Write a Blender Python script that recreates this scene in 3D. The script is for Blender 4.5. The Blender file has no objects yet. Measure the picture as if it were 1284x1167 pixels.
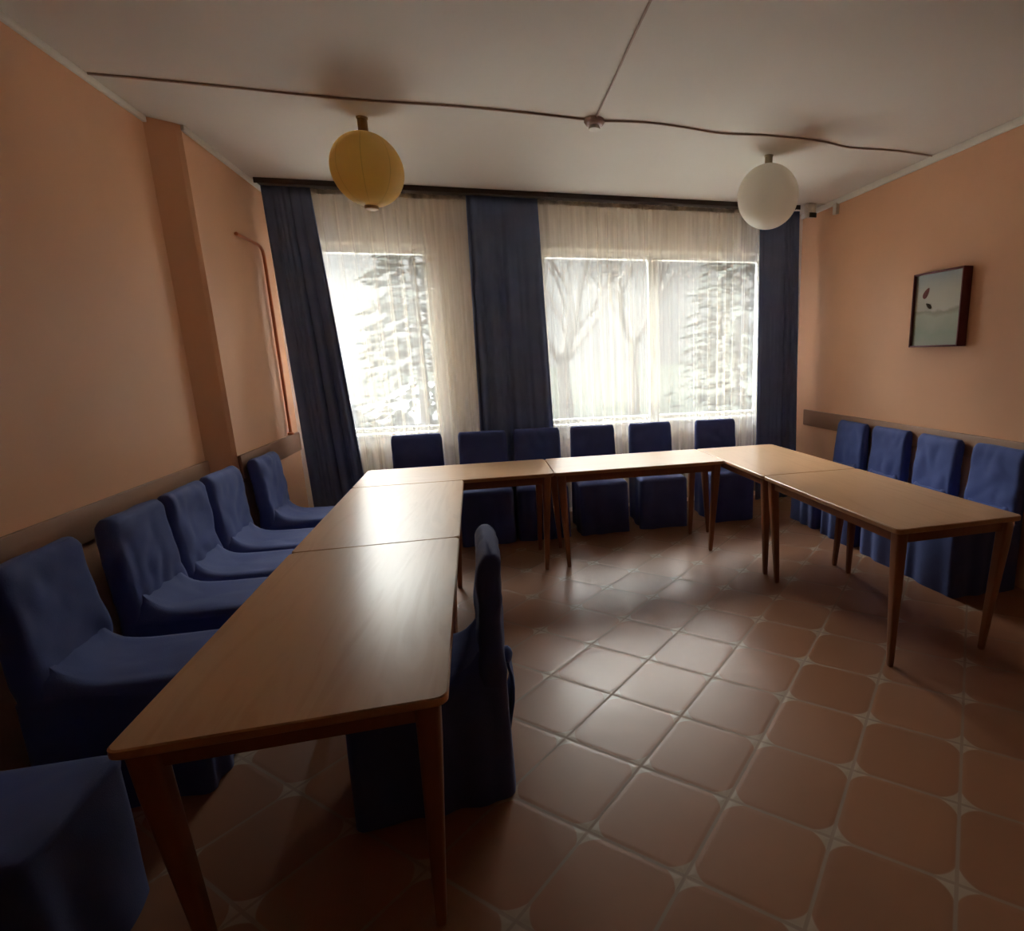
import bpy, bmesh, math, random
from math import sin, cos, pi, sqrt
from mathutils import Vector, Matrix, noise

random.seed(7)
S = bpy.context.scene
COL = S.collection

# ------------------------------------------------------------------ helpers
def link(o, parent=None):
    COL.objects.link(o)
    if parent is not None:
        o.parent = parent
    return o

def tag(o, label=None, cat=None, group=None, kind=None):
    if label: o['label'] = label
    if cat: o['category'] = cat
    if group: o['group'] = group
    if kind: o['kind'] = kind
    return o

def empty(name, loc=(0, 0, 0), rz=0.0):
    o = bpy.data.objects.new(name, None)
    o.empty_display_size = 0.1
    o.location = loc
    o.rotation_euler = (0, 0, rz)
    return link(o)

class MB:
    """collects vertices and faces for one mesh"""
    def __init__(self):
        self.v, self.f = [], []
    def add(self, vs, fs):
        n = len(self.v)
        self.v += [tuple(p) for p in vs]
        self.f += [tuple(i + n for i in f) for f in fs]
        return self
    def box(self, x0, x1, y0, y1, z0, z1):
        vs = [(x0,y0,z0),(x1,y0,z0),(x1,y1,z0),(x0,y1,z0),(x0,y0,z1),(x1,y0,z1),(x1,y1,z1),(x0,y1,z1)]
        return self.add(vs, [(3,2,1,0),(4,5,6,7),(0,1,5,4),(1,2,6,5),(2,3,7,6),(3,0,4,7)])
    def rings(self, rings, cap0=True, cap1=True, close=True):
        n = len(rings[0]); vs = []; fs = []
        for r in rings: vs += list(r)
        m = n if close else n - 1
        for i in range(len(rings) - 1):
            for j in range(m):
                k = (j + 1) % n
                fs.append((i*n+j, i*n+k, (i+1)*n+k, (i+1)*n+j))
        if cap0: fs.append(tuple(range(n - 1, -1, -1)))
        if cap1: fs.append(tuple((len(rings)-1)*n + j for j in range(n)))
        return self.add(vs, fs)
    def lathe(self, prof, seg=32, c=(0, 0, 0)):
        rs = [[(c[0]+r*cos(2*pi*j/seg), c[1]+r*sin(2*pi*j/seg), c[2]+z) for j in range(seg)] for r, z in prof]
        return self.rings(rs)
    def tube(self, pts, r, seg=8, r1=None):
        pts = [Vector(p) for p in pts]; rs = []
        for i, p in enumerate(pts):
            t = (pts[min(i+1, len(pts)-1)] - pts[max(i-1, 0)]).normalized()
            a = t.cross(Vector((0, 0, 1)))
            if a.length < 1e-3: a = t.cross(Vector((0, 1, 0)))
            a.normalize(); b = t.cross(a)
            rr = r if r1 is None else r + (r1 - r) * i / (len(pts) - 1)
            rs.append([p + (a*cos(2*pi*j/seg) + b*sin(2*pi*j/seg)) * rr for j in range(seg)])
        return self.rings(rs)
    def build(self, name, mat, parent=None, bevel=0.0, smooth=True, angle=40, segs=2):
        me = bpy.data.meshes.new(name)
        me.from_pydata(self.v, [], self.f)
        me.update()
        bm = bmesh.new(); bm.from_mesh(me)
        bmesh.ops.recalc_face_normals(bm, faces=bm.faces)
        if bevel:
            ed = [e for e in bm.edges if len(e.link_faces) == 2 and e.calc_face_angle(0) > 0.5]
            bmesh.ops.bevel(bm, geom=ed, offset=bevel, segments=segs, affect='EDGES', profile=0.5, clamp_overlap=True)
        bm.to_mesh(me); bm.free()
        if smooth:
            for p in me.polygons: p.use_smooth = True
            me.set_sharp_from_angle(angle=math.radians(min(angle, 25) if bevel else angle))
        for m in (mat if isinstance(mat, (list, tuple)) else [mat]):
            me.materials.append(m)
        return link(bpy.data.objects.new(name, me), parent)

def rrect(w, d, r, n=6, z=0.0, cx=0.0, cy=0.0):
    """rounded rectangle ring, counter clockwise"""
    out = []
    for sx, sy, a0 in ((1, 1, 0), (-1, 1, pi/2), (-1, -1, pi), (1, -1, 3*pi/2)):
        for k in range(n + 1):
            a = a0 + pi/2*k/n
            out.append((cx + sx*(w/2 - r) + r*cos(a), cy + sy*(d/2 - r) + r*sin(a), z))
    return out

# ------------------------------------------------------------------ materials
def srgb(r, g, b):
    f = lambda c: (c/255/12.92) if c/255 <= .04045 else ((c/255 + .055)/1.055)**2.4
    return (f(r), f(g), f(b), 1)

def new_mat(name):
    m = bpy.data.materials.new(name); m.use_nodes = True
    nt = m.node_tree; nt.nodes.clear()
    out = nt.nodes.new('ShaderNodeOutputMaterial')
    return m, nt, out

def N(nt, t, **kw):
    n = nt.nodes.new(t)
    for k, v in kw.items():
        if k in n.inputs.keys(): n.inputs[k].default_value = v
        else: setattr(n, k, v)
    return n

def math_n(nt, op, a, b=None, c=None):
    n = nt.nodes.new('ShaderNodeMath'); n.operation = op
    for i, x in enumerate((a, b, c)):
        if x is None: continue
        if isinstance(x, (int, float)): n.inputs[i].default_value = x
        else: nt.links.new(x, n.inputs[i])
    return n.outputs[0]

def mix_c(nt, fac, a, b, mode='MIX'):
    n = nt.nodes.new('ShaderNodeMix'); n.data_type = 'RGBA'; n.blend_type = mode
    for s, x in ((n.inputs['Factor'], fac), (n.inputs['A'], a), (n.inputs['B'], b)):
        if isinstance(x, (int, float, tuple)): s.default_value = x
        else: nt.links.new(x, s)
    return n.outputs['Result']

def plain(name, col, rough=.6, spec=.3, var=.08, scale=8, bump=0.0, bscale=60, metal=0.0, coat=0.0, sheen=0.0, stretch=None):
    m, nt, out = new_mat(name)
    b = N(nt, 'ShaderNodeBsdfPrincipled', Roughness=rough, Metallic=metal)
    b.inputs['Specular IOR Level'].default_value = spec
    b.inputs['Coat Weight'].default_value = coat
    b.inputs['Coat Roughness'].default_value = .15
    b.inputs['Sheen Weight'].default_value = sheen
    tc = N(nt, 'ShaderNodeTexCoord')
    v = tc.outputs['Object']
    if stretch:
        mp = N(nt, 'ShaderNodeMapping'); mp.inputs['Scale'].default_value = stretch
        nt.links.new(v, mp.inputs['Vector']); v = mp.outputs['Vector']
    no = N(nt, 'ShaderNodeTexNoise', Scale=scale, Detail=4.0)
    nt.links.new(v, no.inputs['Vector'])
    d = tuple(max(0, c*(1 - var*2)) for c in col[:3]) + (1,)
    l = tuple(min(1, c*(1 + var*2)) for c in col[:3]) + (1,)
    nt.links.new(mix_c(nt, no.outputs['Fac'], d, l), b.inputs['Base Color'])
    if bump:
        n2 = N(nt, 'ShaderNodeTexNoise', Scale=bscale, Detail=3.0)
        nt.links.new(v, n2.inputs['Vector'])
        bp = N(nt, 'ShaderNodeBump', Strength=bump, Distance=.01)
        nt.links.new(n2.outputs['Fac'], bp.inputs['Height'])
        nt.links.new(bp.outputs['Normal'], b.inputs['Normal'])
    nt.links.new(b.outputs[0], out.inputs['Surface'])
    return m

def wood(name, light, dark, rough, coat=0.0, scale=1.0, spec=.5, axis=0):
    m, nt, out = new_mat(name)
    b = N(nt, 'ShaderNodeBsdfPrincipled', Roughness=rough)
    b.inputs['Specular IOR Level'].default_value = spec
    b.inputs['Coat Weight'].default_value = coat
    b.inputs['Coat Roughness'].default_value = .16
    tc = N(nt, 'ShaderNodeTexCoord')
    mp = N(nt, 'ShaderNodeMapping')
    sc = [9.0*scale]*3; sc[axis] = 1.1*scale
    mp.inputs['Scale'].default_value = sc
    nt.links.new(tc.outputs['Object'], mp.inputs['Vector'])
    n1 = N(nt, 'ShaderNodeTexNoise', Scale=1.0, Detail=5.0, Distortion=1.2)
    nt.links.new(mp.outputs[0], n1.inputs['Vector'])
    w = math_n(nt, 'MULTIPLY', n1.outputs['Fac'], 22.0)
    w = math_n(nt, 'SINE', w)
    w = math_n(nt, 'MULTIPLY_ADD', w, .3, .5)
    f = math_n(nt, 'MULTIPLY_ADD', n1.outputs['Fac'], .5, math_n(nt, 'MULTIPLY', w, .5))
    nt.links.new(mix_c(nt, f, light, dark), b.inputs['Base Color'])
    nt.links.new(b.outputs[0], out.inputs['Surface'])
    return m

WALL = (.71, .395, .235, 1)
M = {}
M['wall'] = plain('orange_wall_paint', WALL, .45, .35, .05, 1.5, .06, 90)
M['ceiling'] = plain('ceiling_paint', (.72, .68, .62, 1), .8, .2, .03, 1.0, .05, 60)
M['trim'] = plain('white_trim_paint', (.80, .77, .70, 1), .6, .3, .03)
M['rail_board'] = plain('brown_rail_board', (.27, .135, .075, 1), .5, .4, .08, 3, stretch=(6, 1, 6))
M['navy'] = None
M['blue'] = plain('blue_chair_cloth', (.060, .088, .27, 1), .75, .25, .12, 7, .15, 250, sheen=.1)
M['rail_metal'] = plain('dark_curtain_track', (.045, .030, .026, 1), .5, .4, .1)
M['tape'] = plain('curtain_heading_tape', (.55, .52, .46, 1), .7, .3, .45, 16)
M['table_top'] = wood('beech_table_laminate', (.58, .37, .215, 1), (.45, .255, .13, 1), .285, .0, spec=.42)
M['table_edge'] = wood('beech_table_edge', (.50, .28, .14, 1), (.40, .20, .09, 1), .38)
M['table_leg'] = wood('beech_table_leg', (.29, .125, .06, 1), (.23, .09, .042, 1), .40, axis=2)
M['yellow'] = None
M['grey_plastic'] = plain('lamp_stem_plastic', (.42, .36, .24, 1), .5, .4)
M['amber_plastic'] = plain('lamp_stem_amber_plastic', (.36, .22, .08, 1), .5, .4)
M['white_plastic'] = plain('white_plastic', (.70, .66, .58, 1), .4, .4)
M['pink_plastic'] = plain('aged_pinkish_plastic', (.42, .30, .26, 1), .5, .4)
M['dark_plastic'] = plain('dark_olive_plastic', (.05, .045, .02, 1), .4, .5)
M['cable'] = plain('brown_cable', (.46, .35, .30, 1), .6, .3)
M['pipe'] = plain('orange_painted_pipe', (.62, .19, .07, 1), .3, .5)
M['frame'] = plain('dark_red_picture_frame', (.12, .018, .022, 1), .4, .4)
M['pvc'] = plain('white_window_frame', (.78, .78, .75, 1), .35, .5, .02)
M['petal'] = plain('dusky_red_petal_paint', (.16, .055, .05, 1), .7, .2, .2, 60)
M['stemdark'] = plain('dark_leaf_paint', (.10, .08, .055, 1), .7, .2, .2, 60)

def translucent_shell(name, col, trans=.35, seams=0):
    m, nt, out = new_mat(name)
    b = N(nt, 'ShaderNodeBsdfPrincipled', Roughness=.45)
    b.inputs['Base Color'].default_value = col
    t = N(nt, 'ShaderNodeBsdfTranslucent'); t.inputs['Color'].default_value = col
    if seams:
        tc = N(nt, 'ShaderNodeTexCoord'); sp = N(nt, 'ShaderNodeSeparateXYZ')
        nt.links.new(tc.outputs['Object'], sp.inputs[0])
        a = math_n(nt, 'ARCTAN2', sp.outputs[1], sp.outputs[0])
        a = math_n(nt, 'MULTIPLY', a, seams/2)
        a = math_n(nt, 'SINE', a); a = math_n(nt, 'ABSOLUTE', a)
        a = math_n(nt, 'LESS_THAN', a, .05)
        dk = tuple(c*.8 for c in col[:3]) + (1,)
        c = mix_c(nt, a, col, dk)
        nt.links.new(c, b.inputs['Base Color']); nt.links.new(c, t.inputs['Color'])
    mx = N(nt, 'ShaderNodeMixShader', Fac=trans)
    nt.links.new(b.outputs[0], mx.inputs[1]); nt.links.new(t.outputs[0], mx.inputs[2])
    nt.links.new(mx.outputs[0], out.inputs['Surface'])
    return m
def navy_mat():
    m = plain('navy_curtain_cloth', (.155, .210, .37, 1), .9, .15, .12, 4, .15, 300)
    nt = m.node_tree
    b = [n for n in nt.nodes if n.type == 'BSDF_PRINCIPLED'][0]; out = [n for n in nt.nodes if n.type == 'OUTPUT_MATERIAL'][0]
    t = N(nt, 'ShaderNodeBsdfTranslucent'); t.inputs['Color'].default_value = (.10, .14, .27, 1)
    mx = N(nt, 'ShaderNodeMixShader', Fac=.10)
    nt.links.new(b.outputs[0], mx.inputs[1]); nt.links.new(t.outputs[0], mx.inputs[2]); nt.links.new(mx.outputs[0], out.inputs['Surface'])
    return m
M['navy'] = navy_mat()
M['yellow'] = translucent_shell('yellow_lamp_plastic', (.82, .62, .25, 1), .5, 8)
M['opal'] = translucent_shell('opal_white_lamp_glass', (.86, .83, .76, 1), .5)

def sheer(name):
    m, nt, out = new_mat(name)
    tc = N(nt, 'ShaderNodeTexCoord')
    mp = N(nt, 'ShaderNodeMapping'); mp.inputs['Scale'].default_value = (30, 30, 1.2)
    nt.links.new(tc.outputs['Object'], mp.inputs['Vector'])
    no = N(nt, 'ShaderNodeTexNoise', Scale=1.0, Detail=3.0)
    nt.links.new(mp.outputs[0], no.inputs['Vector'])
    tr = N(nt, 'ShaderNodeBsdfTransparent'); tr.inputs['Color'].default_value = (1, .99, .95, 1)
    tl = N(nt, 'ShaderNodeBsdfTranslucent'); tl.inputs['Color'].default_value = (.72, .71, .68, 1)
    df = N(nt, 'ShaderNodeBsdfDiffuse'); df.inputs['Color'].default_value = (.93, .88, .80, 1)
    m1 = N(nt, 'ShaderNodeMixShader', Fac=.76)
    nt.links.new(tl.outputs[0], m1.inputs[1]); nt.links.new(df.outputs[0], m1.inputs[2])
    m2 = N(nt, 'ShaderNodeMixShader')
    lw = N(nt, 'ShaderNodeLayerWeight', Blend=.5)      # voile is denser where it is seen edge-on in a fold
    fac = math_n(nt, 'MULTIPLY_ADD', no.outputs['Fac'], .30, .32)
    fac = math_n(nt, 'MULTIPLY_ADD', math_n(nt, 'POWER', lw.outputs['Facing'], 2.0), .55, fac)
    fac = math_n(nt, 'MINIMUM', fac, .95)
    nt.links.new(fac, m2.inputs['Fac'])
    nt.links.new(tr.outputs[0], m2.inputs[1]); nt.links.new(m1.outputs[0], m2.inputs[2])
    nt.links.new(m2.outputs[0], out.inputs['Surface'])
    return m
M['sheer'] = sheer('sheer_white_voile')

def pane_mat():
    m, nt, out = new_mat('window_pane_glass')
    tr = N(nt, 'ShaderNodeBsdfTransparent'); tr.inputs['Color'].default_value = (.96, .97, .96, 1)
    gl = N(nt, 'ShaderNodeBsdfGlossy', Roughness=.02)
    fr = N(nt, 'ShaderNodeFresnel', IOR=1.45)
    mx = N(nt, 'ShaderNodeMixShader')
    nt.links.new(fr.outputs[0], mx.inputs['Fac'])
    nt.links.new(tr.outputs[0], mx.inputs[1]); nt.links.new(gl.outputs[0], mx.inputs[2])
    nt.links.new(mx.outputs[0], out.inputs['Surface'])
    return m
M['pane'] = pane_mat()

def tile_mat():
    gx, gy, ga, gs = .4875, 2.9287, 5.5015, .3619
    c, s = cos(ga), sin(ga)
    m, nt, out = new_mat('terracotta_floor_tiles')
    b = N(nt, 'ShaderNodeBsdfPrincipled')
    b.inputs['Specular IOR Level'].default_value = .25
    tc = N(nt, 'ShaderNodeTexCoord'); sp = N(nt, 'ShaderNodeSeparateXYZ')
    nt.links.new(tc.outputs['Object'], sp.inputs[0])
    x = math_n(nt, 'SUBTRACT', sp.outputs[0], gx); y = math_n(nt, 'SUBTRACT', sp.outputs[1], gy)
    u = math_n(nt, 'ADD', math_n(nt, 'MULTIPLY', x, c/gs), math_n(nt, 'MULTIPLY', y, s/gs))
    v = math_n(nt, 'SUBTRACT', math_n(nt, 'MULTIPLY', x, s/gs), math_n(nt, 'MULTIPLY', y, c/gs))
    # distance to nearest grid line, 0 on the line, .5 in the middle of a tile
    du = math_n(nt, 'ABSOLUTE', math_n(nt, 'SUBTRACT', u, math_n(nt, 'ROUND', u)))
    dv = math_n(nt, 'ABSOLUTE', math_n(nt, 'SUBTRACT', v, math_n(nt, 'ROUND', v)))
    md = math_n(nt, 'MINIMUM', du, dv)
    grout = N(nt, 'ShaderNodeMapRange', interpolation_type='SMOOTHSTEP')
    grout.inputs['From Min'].default_value = .010; grout.inputs['From Max'].default_value = .022
    grout.inputs['To Min'].default_value = 1; grout.inputs['To Max'].default_value = 0
    nt.links.new(md, grout.inputs['Value'])
    # four-pointed star at every corner
    st = math_n(nt, 'ADD', math_n(nt, 'POWER', du, .62), math_n(nt, 'POWER', dv, .62))
    star = N(nt, 'ShaderNodeMapRange', interpolation_type='SMOOTHSTEP')
    star.inputs['From Min'].default_value = .385; star.inputs['From Max'].default_value = .43
    star.inputs['To Min'].default_value = 1; star.inputs['To Max'].default_value = 0
    nt.links.new(st, star.inputs['Value'])
    # per tile tone
    comb = N(nt, 'ShaderNodeCombineXYZ')
    nt.links.new(math_n(nt, 'FLOOR', u), comb.inputs[0]); nt.links.new(math_n(nt, 'FLOOR', v), comb.inputs[1])
    wn = N(nt, 'ShaderNodeTexWhiteNoise', noise_dimensions='2D'); nt.links.new(comb.outputs[0], wn.inputs['Vector'])
    no = N(nt, 'ShaderNodeTexNoise', Scale=1.6, Detail=1.0); nt.links.new(tc.outputs['Object'], no.inputs['Vector'])
    tone = math_n(nt, 'ADD', math_n(nt, 'MULTIPLY', wn.outputs['Value'], .45), math_n(nt, 'MULTIPLY', no.outputs['Fac'], .55))
    col = mix_c(nt, tone, (.20, .088, .046, 1), (.28, .132, .072, 1))
    col = mix_c(nt, star.outputs[0], col, (.31, .225, .16, 1))
    gcol = mix_c(nt, no.outputs['Fac'], (.20, .13, .09, 1), (.28, .19, .135, 1))
    col = mix_c(nt, grout.outputs[0], col, gcol)
    nt.links.new(col, b.inputs['Base Color'])
    r = math_n(nt, 'MULTIPLY_ADD', no.outputs['Fac'], .10, .285)
    r = math_n(nt, 'MULTIPLY_ADD', grout.outputs[0], .35, r)
    nt.links.new(r, b.inputs['Roughness'])
    # slightly pillowed tiles with sunk joints
    pil = N(nt, 'ShaderNodeMapRange', interpolation_type='SMOOTHERSTEP')
    pil.inputs['From Min'].default_value = 0; pil.inputs['From Max'].default_value = .07
    nt.links.new(md, pil.inputs['Value'])
    hgt = math_n(nt, 'ADD', pil.outputs[0], math_n(nt, 'MULTIPLY', no.outputs['Fac'], .25))
    bp = N(nt, 'ShaderNodeBump', Strength=.2, Distance=.004)
    nt.links.new(hgt, bp.inputs['Height']); nt.links.new(bp.outputs[0], b.inputs['Normal'])
    nt.links.new(b.outputs[0], out.inputs['Surface'])
    return m
M['tiles'] = tile_mat()

def picture_mat():
    m, nt, out = new_mat('pale_landscape_print')
    b = N(nt, 'ShaderNodeBsdfPrincipled', Roughness=.25)
    tc = N(nt, 'ShaderNodeTexCoord'); sp = N(nt, 'ShaderNodeSeparateXYZ')
    nt.links.new(tc.outputs['Object'], sp.inputs[0])
    no = N(nt, 'ShaderNodeTexNoise', Scale=7.0, Detail=3.0); nt.links.new(tc.outputs['Object'], no.inputs['Vector'])
    z = math_n(nt, 'MULTIPLY_ADD', no.outputs['Fac'], .10, sp.outputs[2])
    z = math_n(nt, 'MULTIPLY_ADD', z, 1/.56, .5 - .05/.56)
    cr = N(nt, 'ShaderNodeValToRGB')
    e = cr.color_ramp.elements
    e[0].position = 0; e[0].color = (.29, .29, .21, 1)
    e[1].position = 1; e[1].color = (.27, .33, .35, 1)
    for p, c in ((.2, (.25, .29, .20, 1)), (.42, (.34, .35, .25, 1)), (.47, (.27, .27, .19, 1)), (.50, (.43, .40, .31, 1)), (.72, (.42, .40, .33, 1))):
        k = e.new(p); k.color = c
    nt.links.new(z, cr.inputs[0]); nt.links.new(cr.outputs[0], b.inputs['Base Color'])
    nt.links.new(b.outputs[0], out.inputs['Surface'])
    return m
M['print'] = picture_mat()
M['ground'] = plain('wet_winter_lawn', (.016, .017, .015, 1), 1.0, 0.0, .15, .6)
M['bark'] = plain('tree_bark', (.03, .028, .026, 1), .9, .1, .2, 6)
M['needles'] = plain('evergreen_needles', (.022, .024, .022, 1), 1.0, 0.0, .3, 5)
M['carpaint'] = plain('pale_car_paint', (.10, .10, .105, 1), .3, .5, .02)
M['carglass'] = plain('car_window_glass', (.05, .06, .07, 1), .1, .5, .02)
M['rubber'] = plain('tyre_rubber', (.03, .03, .03, 1), .8, .2)

# ------------------------------------------------------------------ the room
XL, XL2, XR, ZC = -1.76, -1.615, 3.372, 2.965
YF, YB, YP = -2.6, 5.80, 4.36          # wall behind the camera, window wall, pilaster step
def struct(name, mb, mat, **kw):
    return tag(mb.build(name, mat, **kw), kind='structure')

struct('floor', MB().box(XL-.3, XR+.3, YF-.3, YB+.3, -.12, 0), M['tiles'], smooth=False)
struct('ceiling', MB().box(XL-.3, XR+.3, YF-.3, YB+.3, ZC, ZC+.15), M['ceiling'], smooth=False)
struct('wall_left', MB().box(XL-.3, XL, YF-.3, YB+.3, 0, ZC), M['wall'], smooth=False)
prof = [(XL, YP-.05), (XL2-.02, YP+.035), (XL2, YP+.06), (XL2, YB), (XL, YB)]
struct('trim_6', MB().rings([[(x, y, 0) for x, y in prof], [(x, y, ZC) for x, y in prof]]), M['wall'], smooth=False)
struct('wall_right', MB().box(XR, XR+.3, YF-.3, YB+.3, 0, ZC), M['wall'], smooth=False)
struct('wall_front', MB().box(XL, XR, YF-.3, YF, 0, ZC), M['wall'], smooth=False)
# window wall with two openings
W1 = (-1.44, -.36); W2 = (.62, 2.99); ZS, ZT = .88, 2.57
wb = MB()
for x0, x1 in ((XL2, W1[0]), (W1[1], W2[0]), (W2[1], XR)):
    wb.box(x0, x1, YB, YB+.3, 0, ZC)
for x0, x1 in (W1, W2):
    wb.box(x0, x1, YB, YB+.3, 0, ZS); wb.box(x0, x1, YB, YB+.3, ZT, ZC)
M['backwall'] = plain('pale_window_wall_paint', (.84, .75, .65, 1), .7, .2, .04)
struct('wall_back', wb, M['backwall'], smooth=False)

# cornice strips
struct('trim_1', MB().box(XL, XL+.022, YF, YP-.05, ZC-.035, ZC).box(XL2, XL2+.022, YP+.05, YB, ZC-.035, ZC), M['trim'], bevel=.006)
struct('trim_2', MB().box(XR-.025, XR, YF, YB, ZC-.05, ZC), M['trim'], bevel=.006)
# chair rails along the side walls
struct('trim_3', MB().box(XL, XL+.022, YF, YP-.055, .80, .955).box(XL2, XL2+.022, YP+.06, YB-.03, .80, .96), M['rail_board'], bevel=.006)
struct('trim_4', MB().box(XR-.024, XR, YF, 5.60, .80, .965), M['rail_board'], bevel=.008)

def window(name, x0, x1, mullions):
    fr = MB(); t = .065; y0, y1 = YB+.11, YB+.17
    fr.box(x0, x1, y0, y1, ZS, ZS+t); fr.box(x0, x1, y0, y1, ZT-t, ZT)
    fr.box(x0, x0+t, y0, y1, ZS+t, ZT-t); fr.box(x1-t, x1, y0, y1, ZS+t, ZT-t)
    for mx in mullions: fr.box(mx-.05, mx+.05, y0, y1, ZS+t, ZT-t)
    root = tag(fr.build(name, M['pvc'], bevel=.004), kind='structure')
    ed = [x0+t] + [e for mx in mullions for e in (mx-.05, mx+.05)] + [x1-t]
    for i in range(0, len(ed), 2):
        MB().box(ed[i]-.003, ed[i+1]+.003, y0+.028, y0+.030, ZS+t-.003, ZT-t+.003).build('pane', M['pane'], root, smooth=False)
    MB().box(x0+.001, x1-.001, YB-.06, YB+.11, ZS-.001, ZS+.028).build('window_sill', M['pvc'], root, bevel=.005)
window('window_1', *W1, [])
window('window_2', *W2, [1.77])

# ------------------------------------------------------------------ curtains
YN, YV = 5.52, 5.60
def curtain_sheet(xt0, xt1, xb0, xb1, y, z0, z1, amp, folds, seed, nx, nz=40, thick=.0):
    rnd = random.Random(seed)
    ph = [rnd.uniform(0, 6.28) for _ in range(6)]
    rows = []
    for i in range(nz+1):
        h = i/nz; z = z1 + (z0 - z1)*h; row = []
        for j in range(nx+1):
            s = j/nx
            xx = xt0 + (xt1-xt0)*s + ((xb0-xt0) + ((xb1-xt1)-(xb0-xt0))*s)*h
            w = s*folds*2*pi
            warp = .9*sin(s*7.1+ph[0]) + .6*sin(s*13.7+ph[1]) + .35*h*sin(s*9+ph[4])
            a = amp*(.35 + .65*min(1, h*2.2))*(.65 + .35*sin(s*5.3+ph[2]))
            yy = y + a*sin(w + warp*1.8 + ph[3]) + .35*a*sin(2.3*w + ph[5] + h*1.3)
            xx += .35*a*cos(w + warp*1.8 + ph[3])*(1 if 0 < j < nx else 0)
            row.append((xx, yy, z))
        rows.append(row)
    return rows
def sheet_mb(rows, t=0.0):
    mb = MB(); nx = len(rows[0])
    vs = [p for r in rows for p in r]
    fs = [(i*nx+j, i*nx+j+1, (i+1)*nx+j+1, (i+1)*nx+j) for i in range(len(rows)-1) for j in range(nx-1)]
    return mb.add(vs, fs)
def navy(name, args, label, seed, folds):
    mb = sheet_mb(curtain_sheet(*args, YN, .03, 2.925, .022, folds, seed, 110))
    o = mb.build(name, M['navy'], angle=180)
    sm = o.modifiers.new('cloth_thickness', 'SOLIDIFY'); sm.thickness = .004; sm.offset = 0
    return tag(o, label, 'curtain')
navy('curtain', (-1.545, -1.195, -1.49, -1.03), 'dark navy curtain beside the left wall, leftmost of the three dark curtains', 1, 4)
navy('curtain', (-.002, .602, -.045, .66), 'dark navy curtain hanging between the two windows', 2, 5)
navy('curtain', (2.741, 3.168, 2.755, 3.235), 'dark navy curtain beside the right wall, behind the white globe lamp', 3, 4)
def voile(args, label, seed, folds, nx):
    rows = curtain_sheet(*args, YV, .10, 2.90, .034, folds, seed, nx, 30)
    o = tag(sheet_mb(rows).build('sheer_curtain', M['sheer'], angle=180), label, 'curtain')
    x0, x1 = args[0], args[1]
    tp = []
    n = int((x1-x0)/.02)
    for z in (2.935, 2.897):
        tp.append([(x0 + (x1-x0)*j/n, YV-.004 + .012*sin(j*1.9+seed), z) for j in range(n+1)])
    sheet_mb(tp).build('heading_tape', M['tape'], o, angle=180)
voile((-1.40, .04, -1.38, .03), 'long white sheer curtain over the left-hand window behind the yellow lamp', 11, 12, 260)
voile((.56, 1.70, .57, 1.71), 'white sheer curtain over the left half of the right-hand window', 12, 10, 220)
voile((1.69, 2.86, 1.70, 2.86), 'white sheer curtain over the right half of the right-hand window', 13, 10, 220)
rl = MB().box(-1.57, 3.14, YN-.06, YV+.05, 2.943, ZC)
rl.box(-1.57, 3.14, YN-.068, YN-.058, 2.925, ZC)
tag(rl.build('curtain_track', M['rail_metal'], bevel=.003), 'long dark curtain track fixed to the ceiling above both windows', 'curtain rail')

# ------------------------------------------------------------------ tables
ANG = .0092
def table(x0, x1, y0, y1, label, long_x):
    g = .002; x0 += g; x1 -= g; y0 += g; y1 -= g
    cx, cy = (x0+x1)/2, (y0+y1)/2; w, d = x1-x0, y1-y0
    X = cx*cos(ANG) - cy*sin(ANG); Y = cx*sin(ANG) + cy*cos(ANG)
    L, D = (w, d) if long_x else (d, w)
    root = empty('table', (X, Y, 0), ANG + (0 if long_x else pi/2))
    tag(root, label, 'table', 'beech tables set in a U')
    H, T = .75, .026
    top = MB(); e = .004
    top.rings([rrect(L-2*e, D-2*e, .028, 6, H-T), rrect(L, D, .03, 6, H-T+e), rrect(L, D, .03, 6, H-e), rrect(L-2*e, D-2*e, .028, 6, H)])
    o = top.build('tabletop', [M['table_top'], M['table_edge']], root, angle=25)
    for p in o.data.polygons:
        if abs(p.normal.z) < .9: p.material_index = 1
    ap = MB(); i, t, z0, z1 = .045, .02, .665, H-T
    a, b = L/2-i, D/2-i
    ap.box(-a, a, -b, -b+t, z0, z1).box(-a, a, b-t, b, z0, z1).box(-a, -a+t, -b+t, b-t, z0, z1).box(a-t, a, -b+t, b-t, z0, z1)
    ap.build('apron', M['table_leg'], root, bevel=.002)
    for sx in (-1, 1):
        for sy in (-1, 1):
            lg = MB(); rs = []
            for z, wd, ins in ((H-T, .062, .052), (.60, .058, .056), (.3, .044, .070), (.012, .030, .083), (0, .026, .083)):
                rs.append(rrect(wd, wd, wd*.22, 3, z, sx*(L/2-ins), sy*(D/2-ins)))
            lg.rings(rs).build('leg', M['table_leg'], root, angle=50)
TA, TB, TC, TD, T34 = -.838, -.1225, 1.836, 2.580, .505
TF, TBK = 4.100, 4.742
table(TA, TB, 1.3645, 2.738, 'beech table nearest the camera, in the left arm of the U', False)
table(TA, TB, 2.738, TF, 'beech table in the left arm, behind the nearest table', False)
table(TA, T34, TF, TBK, 'beech table in the back row in front of the left window', True)
table(T34, TC, TF, TBK, 'beech table in the back row, right of the middle seam', True)
table(TC, TD, 3.484, TBK, 'beech corner table at the far right of the U', False)
table(TC, TD, 2.151, 3.484, 'beech table ending the right arm, free end toward the camera', False)

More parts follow.
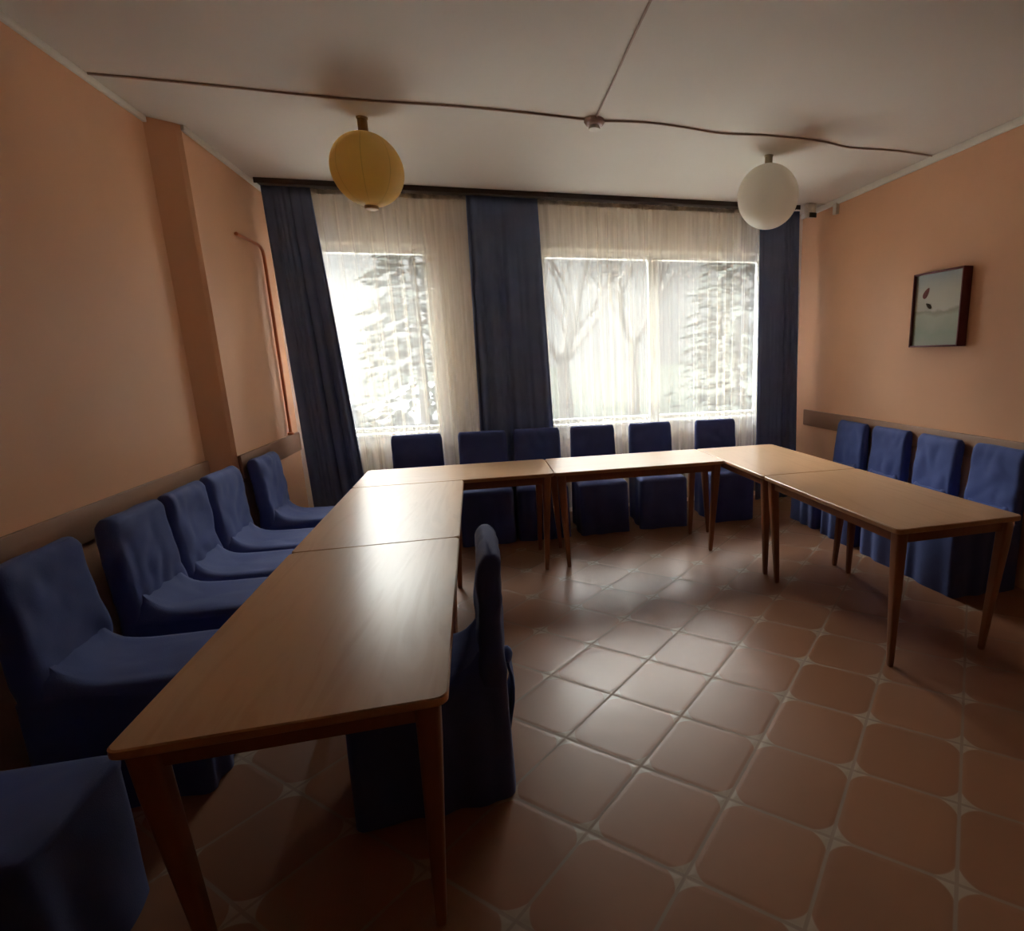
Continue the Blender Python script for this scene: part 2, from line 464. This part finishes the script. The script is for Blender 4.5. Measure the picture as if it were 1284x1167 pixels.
# ------------------------------------------------------------------ chairs in cloth covers
def cloth_disp(p, seed, amp, f=5.0):
    q = Vector(p)*f + Vector((seed*3.1, seed*1.7, seed*.9))
    r = Vector((p[0]*3 + p[2]*4, p[1]*3, p[2]*2.5 - p[0]*4)) + Vector((seed, seed*2, 0))
    return amp*(noise.noise(q) + .8*(abs(noise.noise(r*1.6))*2 - .6))

def make_chair(loc, rz, label, group, seed, bow=False, w=.435):
    """front of the chair is local +y"""
    root = empty('covered_chair', loc, rz)
    tag(root, label, 'chair', group)
    # backrest cover: stack of rounded rectangles from the seat to the top
    rs = []
    zs = [.40, .43] + [.46 + .0225*i for i in range(18)] + [.865, .89, .908, .920, .925]
    for z in zs:
        h = (z-.40)/.525
        ww = w*(1.0 - .03*h); dd = .098 - .018*h
        cyy = -.215 - .030*h
        k = 1.0
        if z > .875:
            u = (z-.875)/.05
            k = sqrt(max(0.0, 1-u*u*.92)); dd *= max(.3, k); ww -= .022*(1-k)*2
        ring = rrect(ww, dd, min(.028, dd*.45), 4, z, 0, cyy)
        # more points along the wide sides so that cloth can wrinkle
        rr = []
        m = len(ring)
        for a in range(m):
            p, q = Vector(ring[a]), Vector(ring[(a+1) % m])
            n = max(1, int((q-p).length/.035))
            for s in range(n): rr.append(p + (q-p)*s/n)
        rs.append(rr)
    n0 = min(len(r) for r in rs)
    def resample(r, n):
        L = [0]
        for a in range(len(r)): L.append(L[-1] + (Vector(r[(a+1) % len(r)]) - Vector(r[a])).length)
        out = []; k = 0
        for i in range(n):
            t = L[-1]*i/n
            while L[k+1] < t: k += 1
            f = (t-L[k])/max(1e-9, L[k+1]-L[k])
            out.append(Vector(r[k]).lerp(Vector(r[(k+1) % len(r)]), f))
        return out
    # start every ring in the middle of the right end so that rows line up
    rows = []
    for r in rs:
        R = resample(r, 56)
        rows.append([Vector((p.x, p.y + cloth_disp(p, seed, .011), p.z + (.006*noise.noise(Vector((p.x*6, seed, 0))) if p.z > .85 else 0))) for p in R])
    bk = MB().rings(rows)
    bk.build('back_cover', M['blue'], root, angle=70)
    # seat: soft slab, sagging a little, running up into the backrest
    srows = []
    D0, D1 = -.268, .255
    cy = (D0+D1)/2; dp = D1-D0
    for z, sh in ((.425, .0), (.445, -.003), (.462, .006), (.472, .022), (.475, .05)):
        srows.append([Vector(p) for p in rrect(w-2*sh, dp-2*sh, max(.012, .035-sh*.4), 5, z, 0, cy)])
    def drape(q, k):        # the cloth runs up from the seat into the backrest
        t = max(0.0, (q.y + .18)/.07)
        e = k*math.exp(-1.5*t)
        q.z += .085*e; q.x *= 1 - .07*e
    srows = [resample(r, 64) for r in srows]
    top = srows[-1]; c = Vector((0, cy, .470))
    inner = [[p.lerp(c, t) + Vector((0, 0, cloth_disp(p.lerp(c, t), seed+5, .005))) for p in top] for t in (.12, .3, .5, .75, .92)]
    for q in srows[3]: drape(q, .55)
    for ring in [top] + inner:
        for q in ring: drape(q, 1.0)
    seat = MB().rings(srows + inner)
    seat.build('seat_cover', M['blue'], root, angle=60)
    # skirt hanging to the floor with soft pleats
    base = [Vector(p) for p in rrect(w+.004, dp+.004, .035, 5, 0, 0, cy)]
    base = resample(base, 120)
    krows = []
    for i in range(9):
        h = i/8; z = .445*(1-h)
        row = []
        for j, p in enumerate(base):
            d = Vector((p.x, p.y-cy, 0)); dn = d.normalized()
            a = j/120*2*pi
            pl = (.003 + .007*h)*sin(a*9 + seed*2.2 + 1.5*sin(a*3+seed)) + .004*h + .003*noise.noise(Vector((p.x*7, p.y*7 + seed, z*5)))
            if p.y < D0 + .05: pl *= .5
            row.append(Vector((p.x, p.y, z)) + dn*pl)
        krows.append(row)
    MB().rings(krows, cap0=False, cap1=False).build('skirt', M['blue'], root, angle=80)
    if bow:
        b = MB()
        for sx in (-1, 1):
            pts = [Vector((sx*(.012+.012*k), -.280-.016*sin(k*.8), .44-.045*k)) for k in range(6)]
            rr = []
            for k, p in enumerate(pts):
                wd = .028 + .006*k
                rr.append([p + Vector((-wd, -.004, 0)), p + Vector((wd, -.008, 0)), p + Vector((wd, .006, 0)), p + Vector((-wd, .006, 0))])
            b.rings(rr)
        b.build('tie_tails', M['blue'], root, angle=50)
        k = MB(); rr = []
        for q in range(7):
            t = q/6; a = .030*sin(pi*t)+.004
            rr.append([(-.05+.10*t, -.280 + a*.7*cos(2*pi*s/10), .455 + a*sin(2*pi*s/10)) for s in range(10)])
        k.rings(rr).build('tie_knot', M['blue'], root)
    return root

G = 'covered chairs along the left wall'
for i, (x, y, lab) in enumerate((
    (-1.285, 4.63, 'blue covered chair against the left wall, beside the left navy curtain'),
    (-1.34, 4.02, 'blue covered chair on the camera side of the left wall pilaster'),
    (-1.345, 3.55, 'third blue covered chair along the left wall from the left curtain'),
    (-1.345, 3.08, 'fourth blue covered chair along the left wall from the left curtain'),
    (-1.335, 2.45, 'blue covered chair by the left wall, opposite the near end of the nearest table'),
    (-1.345, 1.62, 'blue covered chair cut off by the bottom left of the photo'))):
    make_chair((x, y, 0), -pi/2 + random.uniform(-.04, .04), lab, G, 20+i)
G = 'covered chairs under the windows'
for i, (x, lab) in enumerate((
    (-.588, 'blue covered chair in front of the left window, leftmost of the window row'),
    (-.020, 'blue covered chair before the left edge of the middle curtain'),
    (.462, 'blue covered chair before the right edge of the middle curtain'),
    (.993, 'blue covered chair in the window row, first right of the middle curtain'),
    (1.561, 'blue covered chair in the window row, under the seam of the right-hand sheers'),
    (2.246, 'blue covered chair in the window row, nearest the right navy curtain'))):
    make_chair((x, 5.185, 0), pi + random.uniform(-.03, .03), lab, G, 40+i)
G = 'covered chairs along the right wall'
for i, (y, lab) in enumerate((
    (4.66, 'blue covered chair against the right wall, farthest from the camera'),
    (4.12, 'second blue covered chair from the windows along the right wall'),
    (3.59, 'third blue covered chair from the windows along the right wall'),
    (3.05, 'blue covered chair at the right edge of the photo beneath the picture wall'))):
    make_chair((3.070, y, 0), pi/2 + random.uniform(-.04, .04), lab, G, 60+i)
make_chair((-.262, 2.09, 0), pi/2 + .02, 'single blue covered chair inside the U, pushed under the nearest table, seen side on', None, 80, bow=True)

# ------------------------------------------------------------------ ceiling lamps
def globe(loc, r, zc, shade_mat, stem_mat, label, neck):
    root = empty('globe_lamp', (loc[0], loc[1], ZC))
    tag(root, label, 'lamp')
    MB().lathe([(.033, 0), (.033, -.006), (.028, -.010), (.028, zc + r*.97 - ZC)], 20).build('stem', stem_mat, root, angle=50)
    pr = []
    n = 28
    for k in range(n+1):
        a = .10 + (pi-.10 - (.14 if neck else .0))*k/n
        pr.append((max(.0005, r*sin(a)), r*cos(a)))
    o = MB().lathe(pr, 48).build('lamp_shade', shade_mat, root, angle=80)
    o.location = (0, 0, zc - ZC)
    if neck:
        c = MB().lathe([(.03, -r+.012), (.040, -r+.004), (.040, -r-.012), (.032, -r-.016)], 24).build('bottom_cap', stem_mat, root)
        c.location = (0, 0, zc - ZC)
globe((-.556, 4.081), .205, 2.682, M['yellow'], M['amber_plastic'], 'yellow globe ceiling lamp, switched off, in front of the left window', True)
globe((2.147, 4.203), .221, 2.687, M['opal'], M['grey_plastic'], 'white globe ceiling lamp, switched off, near the right wall', False)

# ------------------------------------------------------------------ ceiling cables and detector
DX, DY = .785, 3.826
root = empty('smoke_detector', (DX, DY, ZC)); tag(root, 'small round pinkish smoke detector where three ceiling cables meet', 'smoke detector')
MB().lathe([(.060, 0), (.062, -.014), (.052, -.030), (.045, -.034)], 28).build('housing', M['pink_plastic'], root, angle=50)
MB().lathe([(.030, -.033), (.031, -.045), (.036, -.047), (.036, -.055), (.022, -.060)], 24).build('sensor_head', M['white_plastic'], root, angle=50)
def cable(pts, label, r=.006):
    P = [Vector((x, y, ZC-r*.9)) for x, y in pts]
    out = []
    for i in range(len(P)-1):
        a, b, c, d = P[max(i-1, 0)], P[i], P[i+1], P[min(i+2, len(P)-1)]
        for k in range(8):
            t = k/8
            out.append(.5*((2*b) + (c-a)*t + (2*a-5*b+4*c-d)*t*t + (3*b-a-3*c+d)*t**3))
    out.append(P[-1])
    for p in out: p.z = ZC - r*.9
    tag(MB().tube(out, r, 8).build('cable', M['cable'], angle=80), label, 'cable')
cable([(-1.735, 3.775), (-1.2, 3.79), (-.6, 3.815), (0, 3.79), (.4, 3.80), (DX-.06, DY-.005)], 'brown ceiling cable running from the detector to the left wall')
cable([(DX+.002, DY-.06), (.786, 3.4), (.780, 3.0), (.778, 2.591), (.776, 1.4), (.77, -2.4)], 'brown ceiling cable running from the detector toward the camera')
cable([(DX+.06, DY-.003), (1.1, 3.79), (1.36, 3.815), (1.64, 3.86), (1.95, 3.83), (2.35, 3.85), (2.62, 3.92), (2.95, 3.91), (3.34, 3.95)], 'wavy brown ceiling cable running from the detector to the right wall')

# ------------------------------------------------------------------ right wall: picture, alarm sensor, clip
PX, PY0, PY1, PZ0, PZ1 = XR, 3.492, 3.985, 1.585, 2.130
pc = empty('framed_picture', (XR, (PY0+PY1)/2, (PZ0+PZ1)/2)); tag(pc, 'small framed picture in a dark red frame on the right wall', 'picture')
hy, hz, dp, fw = (PY1-PY0)/2, (PZ1-PZ0)/2, .080, .013
fr = MB()
fr.box(-dp, 0, -hy, -hy+fw, -hz, hz).box(-dp, 0, hy-fw, hy, -hz, hz)
fr.box(-dp, 0, -hy+fw, hy-fw, -hz, -hz+fw).box(-dp, 0, -hy+fw, hy-fw, hz-fw, hz)
fr.build('frame', M['frame'], pc, bevel=.004)
MB().box(-.058, -.052, -hy+fw-.002, hy-fw+.002, -hz+fw-.002, hz-fw+.002).build('print', M['print'], pc, smooth=False)
pt = MB()
def leaf(cy_, cz_, ln, wd, ang):
    vs, n = [], 14
    for k in range(n):
        a = 2*pi*k/n
        u, v = ln*cos(a), wd*sin(a)*(1-.35*cos(a))
        vs.append((cy_ + u*cos(ang) - v*sin(ang), cz_ + u*sin(ang) + v*cos(ang)))
    return [[(-.0605, y, z) for y, z in vs], [(-.0575, y, z) for y, z in vs]]
MB().rings(leaf(.12, .125, .045, .022, 2.2)).build('petal', M['petal'], pc, smooth=False)
MB().rings(leaf(.085, .030, .034, .013, .6)).build('petal', M['stemdark'], pc, smooth=False)

ms = empty('motion_sensor', (3.205, 5.38, 2.90)); tag(ms, 'small white motion sensor high by the right end of the curtain track', 'sensor')
MB().box(-.045, .045, -.035, .035, -.06, .06).build('housing', M['white_plastic'], ms, bevel=.010)
MB().box(-.030, .046, -.040, -.030, -.066, -.022).build('base_plate', M['dark_plastic'], ms, bevel=.004)
MB().rings([[(.008+rr*cos(2*pi*j/16), yy, .008+rr*1.2*sin(2*pi*j/16)) for j in range(16)] for rr, yy in ((.022, -.033), (.020, -.042), (.012, -.050), (.003, -.052))]).build('lens', M['white_plastic'], ms)
MB().tube([(.02, .0, .055), (.05, .0, .075), (.167, -.02, .055)], .006, 8).build('bracket', M['white_plastic'], ms)
jb = MB().box(XR-.035, XR, 5.15, 5.21, 2.83, 2.928)
tag(jb.build('junction_box', M['white_plastic'], bevel=.006), 'tiny white junction box on the right wall just below the ceiling', 'junction box')

# ------------------------------------------------------------------ left wall: painted heating pipe
pp = MB()
px = XL2 + .024
path = [(px, 4.98, 2.465), (px, 5.2, 2.468), (px, 5.40, 2.470), (px, 5.46, 2.462), (px, 5.50, 2.44), (px, 5.515, 2.40), (px, 5.52, 2.3)]
path += [(px, 5.52, z) for z in (2.0, 1.6, 1.2, .99)]
pp.tube(path, .013, 10)
ph = pp.build('heating_pipe', M['pipe'], angle=80)
tag(ph, 'thin orange painted pipe running down the left wall beside the curtain', 'pipe')
MB().lathe([(.024, 0), (.024, .012), (.014, .020)], 16, (px, 5.52, .968)).build('pipe_collar', M['pipe'], ph)

# ------------------------------------------------------------------ outside
GZ = -.55
g = MB().box(-60, 60, YB+.31, 140, GZ-.2, GZ)
struct('ground', g, M['ground'], smooth=False)

struct('added_bounce_slab', MB().box(-30, 30, YB+.31, 10.0, GZ, GZ+.06), plain('pale_light_bouncer', (.74, .73, .71, 1), .9, .1, .06, .8), smooth=False)  # unseen pale slab, added to bounce daylight up onto the ceiling

def bare_tree(x, y, h, seed, label):
    rnd = random.Random(seed)
    root = empty('bare_tree', (x, y, GZ)); tag(root, label, 'tree', 'bare trees outside the right-hand window')
    br = MB()
    def grow(p, d, L, r, depth):
        pts = [p]; q = p.copy(); dd = d.copy()
        for k in range(4):
            dd = (dd + Vector((rnd.uniform(-.16, .16), rnd.uniform(-.16, .16), .06))).normalized()
            q = q + dd*L/4; pts.append(q.copy())
        br.tube(pts, r, 5, r*.55)
        if depth == 0: return
        for k in range(rnd.choice((3, 3, 4))):
            i = rnd.randint(1, 4)
            a = rnd.uniform(0, 6.28); sp = rnd.uniform(.45, .95)
            nd = (dd + Vector((cos(a)*sp, sin(a)*sp, rnd.uniform(-.1, .35)))).normalized()
            grow(pts[i], nd, L*rnd.uniform(.55, .8), r*.5, depth-1)
    top = Vector((0, 0, h*.3))
    MB().tube([(0, 0, -.1), (.03, 0, h*.12), (0, .02, h*.22), tuple(top)], h*.028, 10, h*.02).build('trunk', M['bark'], root)
    for k in range(5):
        a = k*1.26 + rnd.uniform(-.3, .3)
        grow(top - Vector((0, 0, rnd.uniform(0, h*.05))), Vector((cos(a)*.7, sin(a)*.7, .85)).normalized(), h*.34, h*.012, 3)
    br.build('branches', M['bark'], root)
bare_tree(2.0, 14.5, 7.5, 5, 'bare leafless tree outside, seen left in the right-hand window')
bare_tree(4.9, 19.0, 8.5, 9, 'bare leafless tree farther outside, seen in the middle of the right-hand window')

def evergreen(x, y, h, rad, seed, label):
    rnd = random.Random(seed)
    root = empty('evergreen_tree', (x, y, GZ)); tag(root, label, 'tree')
    MB().tube([(0, 0, -.1), (0, 0, h*.5), (0, 0, h*.95)], h*.022, 8, .02).build('trunk', M['bark'], root)
    fo = MB()
    n = 900
    for k in range(n):
        t = rnd.random()**.8
        z = h*(.10 + .88*t); R = rad*(1-t)**.7*rnd.uniform(.25, 1.05)
        a = rnd.uniform(0, 6.28)
        c = Vector((R*cos(a), R*sin(a), z - .22*R))
        s = rnd.uniform(.16, .36)*rad/1.6
        d = Vector((cos(a), sin(a), rnd.uniform(-.5, .1))).normalized()
        b = d.cross(Vector((0, 0, 1))).normalized()
        up = b.cross(d)
        fo.add([c - d*s*.6, c + b*s*.35 + up*s*.1, c + d*s, c - b*s*.35 + up*s*.1, c + up*s*.28, c - up*s*.12],
               [(0, 1, 4), (1, 2, 4), (2, 3, 4), (3, 0, 4), (1, 0, 5), (2, 1, 5), (3, 2, 5), (0, 3, 5)])
    fo.build('foliage', M['needles'], root, smooth=False)
evergreen(-1.15, 13.0, 6.2, 1.5, 3, 'dark evergreen tree outside the left-hand window')
evergreen(5.4, 11.6, 5.8, 1.7, 4, 'dark evergreen tree outside the right half of the right-hand window')

def car(x, y, rz, label):
    root = empty('parked_car', (x, y, GZ), rz); tag(root, label, 'car', 'parked cars outside the left window')
    secs = []
    for xx, zb, zt, hw in ((-2.1, .40, .70, .72), (-1.9, .25, .86, .82), (-1.2, .2, .92, .86), (0, .2, .94, .87), (.9, .2, .92, .86), (1.7, .22, .80, .82), (2.05, .38, .62, .70)):
        secs.append([(xx, -hw, zb+.05), (xx, -hw*.93, zb), (xx, hw*.93, zb), (xx, hw, zb+.05), (xx, hw, zt-.12), (xx, hw*.9, zt), (xx, -hw*.9, zt), (xx, -hw, zt-.12)])
    MB().rings(secs).build('body', M['carpaint'], root, angle=35)
    c = MB()
    c.rings([[(-1.75, -.74, .88), (1.0, -.74, .88), (1.0, .74, .88), (-1.75, .74, .88)],
             [(-1.25, -.60, 1.36), (.25, -.60, 1.36), (.25, .60, 1.36), (-1.25, .60, 1.36)]])
    c.build('cabin_glass', M['carglass'], root, bevel=.04)
    MB().rings([rrect(1.55, 1.22, .15, 4, 1.355, -.5, 0), rrect(1.4, 1.1, .15, 4, 1.43, -.5, 0)]).build('roof', M['carpaint'], root)
    for wx in (-1.3, 1.3):
        for sy in (-1, 1):
            w = MB().rings([[(wx + rr*cos(2*pi*j/20), sy*yy, .32 + rr*sin(2*pi*j/20)) for j in range(20)] for rr, yy in ((.29, .70), (.32, .73), (.32, .86), (.22, .89), (.2, .87))])
            w.build('wheel', M['rubber'], root, angle=50)
car(-1.15, 19.5, .15, 'pale parked car seen through the middle of the left-hand sheer curtain')
car(-5.6, 21.5, .3, 'pale parked car at the far left outside, beside the left navy curtain')

# ------------------------------------------------------------------ light: overcast sky
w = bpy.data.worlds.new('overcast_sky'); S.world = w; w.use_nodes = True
nt = w.node_tree; nt.nodes.clear()
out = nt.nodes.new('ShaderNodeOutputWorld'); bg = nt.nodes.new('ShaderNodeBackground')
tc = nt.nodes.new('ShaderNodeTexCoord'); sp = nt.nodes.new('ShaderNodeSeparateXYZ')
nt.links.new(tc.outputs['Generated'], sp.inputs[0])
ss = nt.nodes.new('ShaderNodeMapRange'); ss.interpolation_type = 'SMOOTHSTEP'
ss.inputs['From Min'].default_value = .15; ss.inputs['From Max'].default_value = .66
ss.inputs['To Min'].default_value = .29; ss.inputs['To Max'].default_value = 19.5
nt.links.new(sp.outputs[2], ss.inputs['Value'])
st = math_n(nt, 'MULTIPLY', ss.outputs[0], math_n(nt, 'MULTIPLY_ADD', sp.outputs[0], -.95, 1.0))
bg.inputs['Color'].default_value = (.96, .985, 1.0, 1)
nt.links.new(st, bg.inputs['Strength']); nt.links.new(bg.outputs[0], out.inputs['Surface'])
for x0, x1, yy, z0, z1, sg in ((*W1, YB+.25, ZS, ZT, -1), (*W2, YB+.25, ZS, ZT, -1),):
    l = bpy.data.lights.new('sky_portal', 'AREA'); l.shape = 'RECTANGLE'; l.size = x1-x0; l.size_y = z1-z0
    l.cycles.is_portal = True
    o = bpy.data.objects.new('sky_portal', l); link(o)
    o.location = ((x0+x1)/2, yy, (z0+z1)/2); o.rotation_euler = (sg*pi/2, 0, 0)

# ------------------------------------------------------------------ camera
r = Vector((0.964672120631519, -0.26270806050827766, -0.01980339920991022))
u = Vector((0.07530913358919529, 0.20294297641521533, 0.9762902656084296))
f = Vector((0.2524603613923039, 0.9432913777130121, -0.21555774784951443))
cam = bpy.data.cameras.new('camera'); co = bpy.data.objects.new('camera', cam); link(co)
mw = Matrix(((r.x, u.x, -f.x, 0), (r.y, u.y, -f.y, 0), (r.z, u.z, -f.z, 1.5609), (0, 0, 0, 1)))
co.matrix_world = mw
cam.sensor_fit = 'HORIZONTAL'; cam.sensor_width = 36
FPX, CX, CY, IW, IH = 725.2527, 802.0085, 606.555, 1284, 1167
cam.lens = FPX/IW*36
cam.shift_x = (IW/2 - CX)/IW; cam.shift_y = (CY - IH/2)/IW
cam.clip_start = .05
S.camera = co

S.view_settings.view_transform = 'Standard'
S.view_settings.look = 'None'
S.view_settings.gamma = 1
S.view_settings.use_curve_mapping = False
S.view_settings.exposure = 2.0
S.cycles.max_bounces = 14; S.cycles.diffuse_bounces = 8; S.cycles.glossy_bounces = 4
S.cycles.transparent_max_bounces = 16; S.cycles.transmission_bounces = 8
S.cycles.sample_clamp_indirect = 3.0; S.cycles.blur_glossy = 1.0
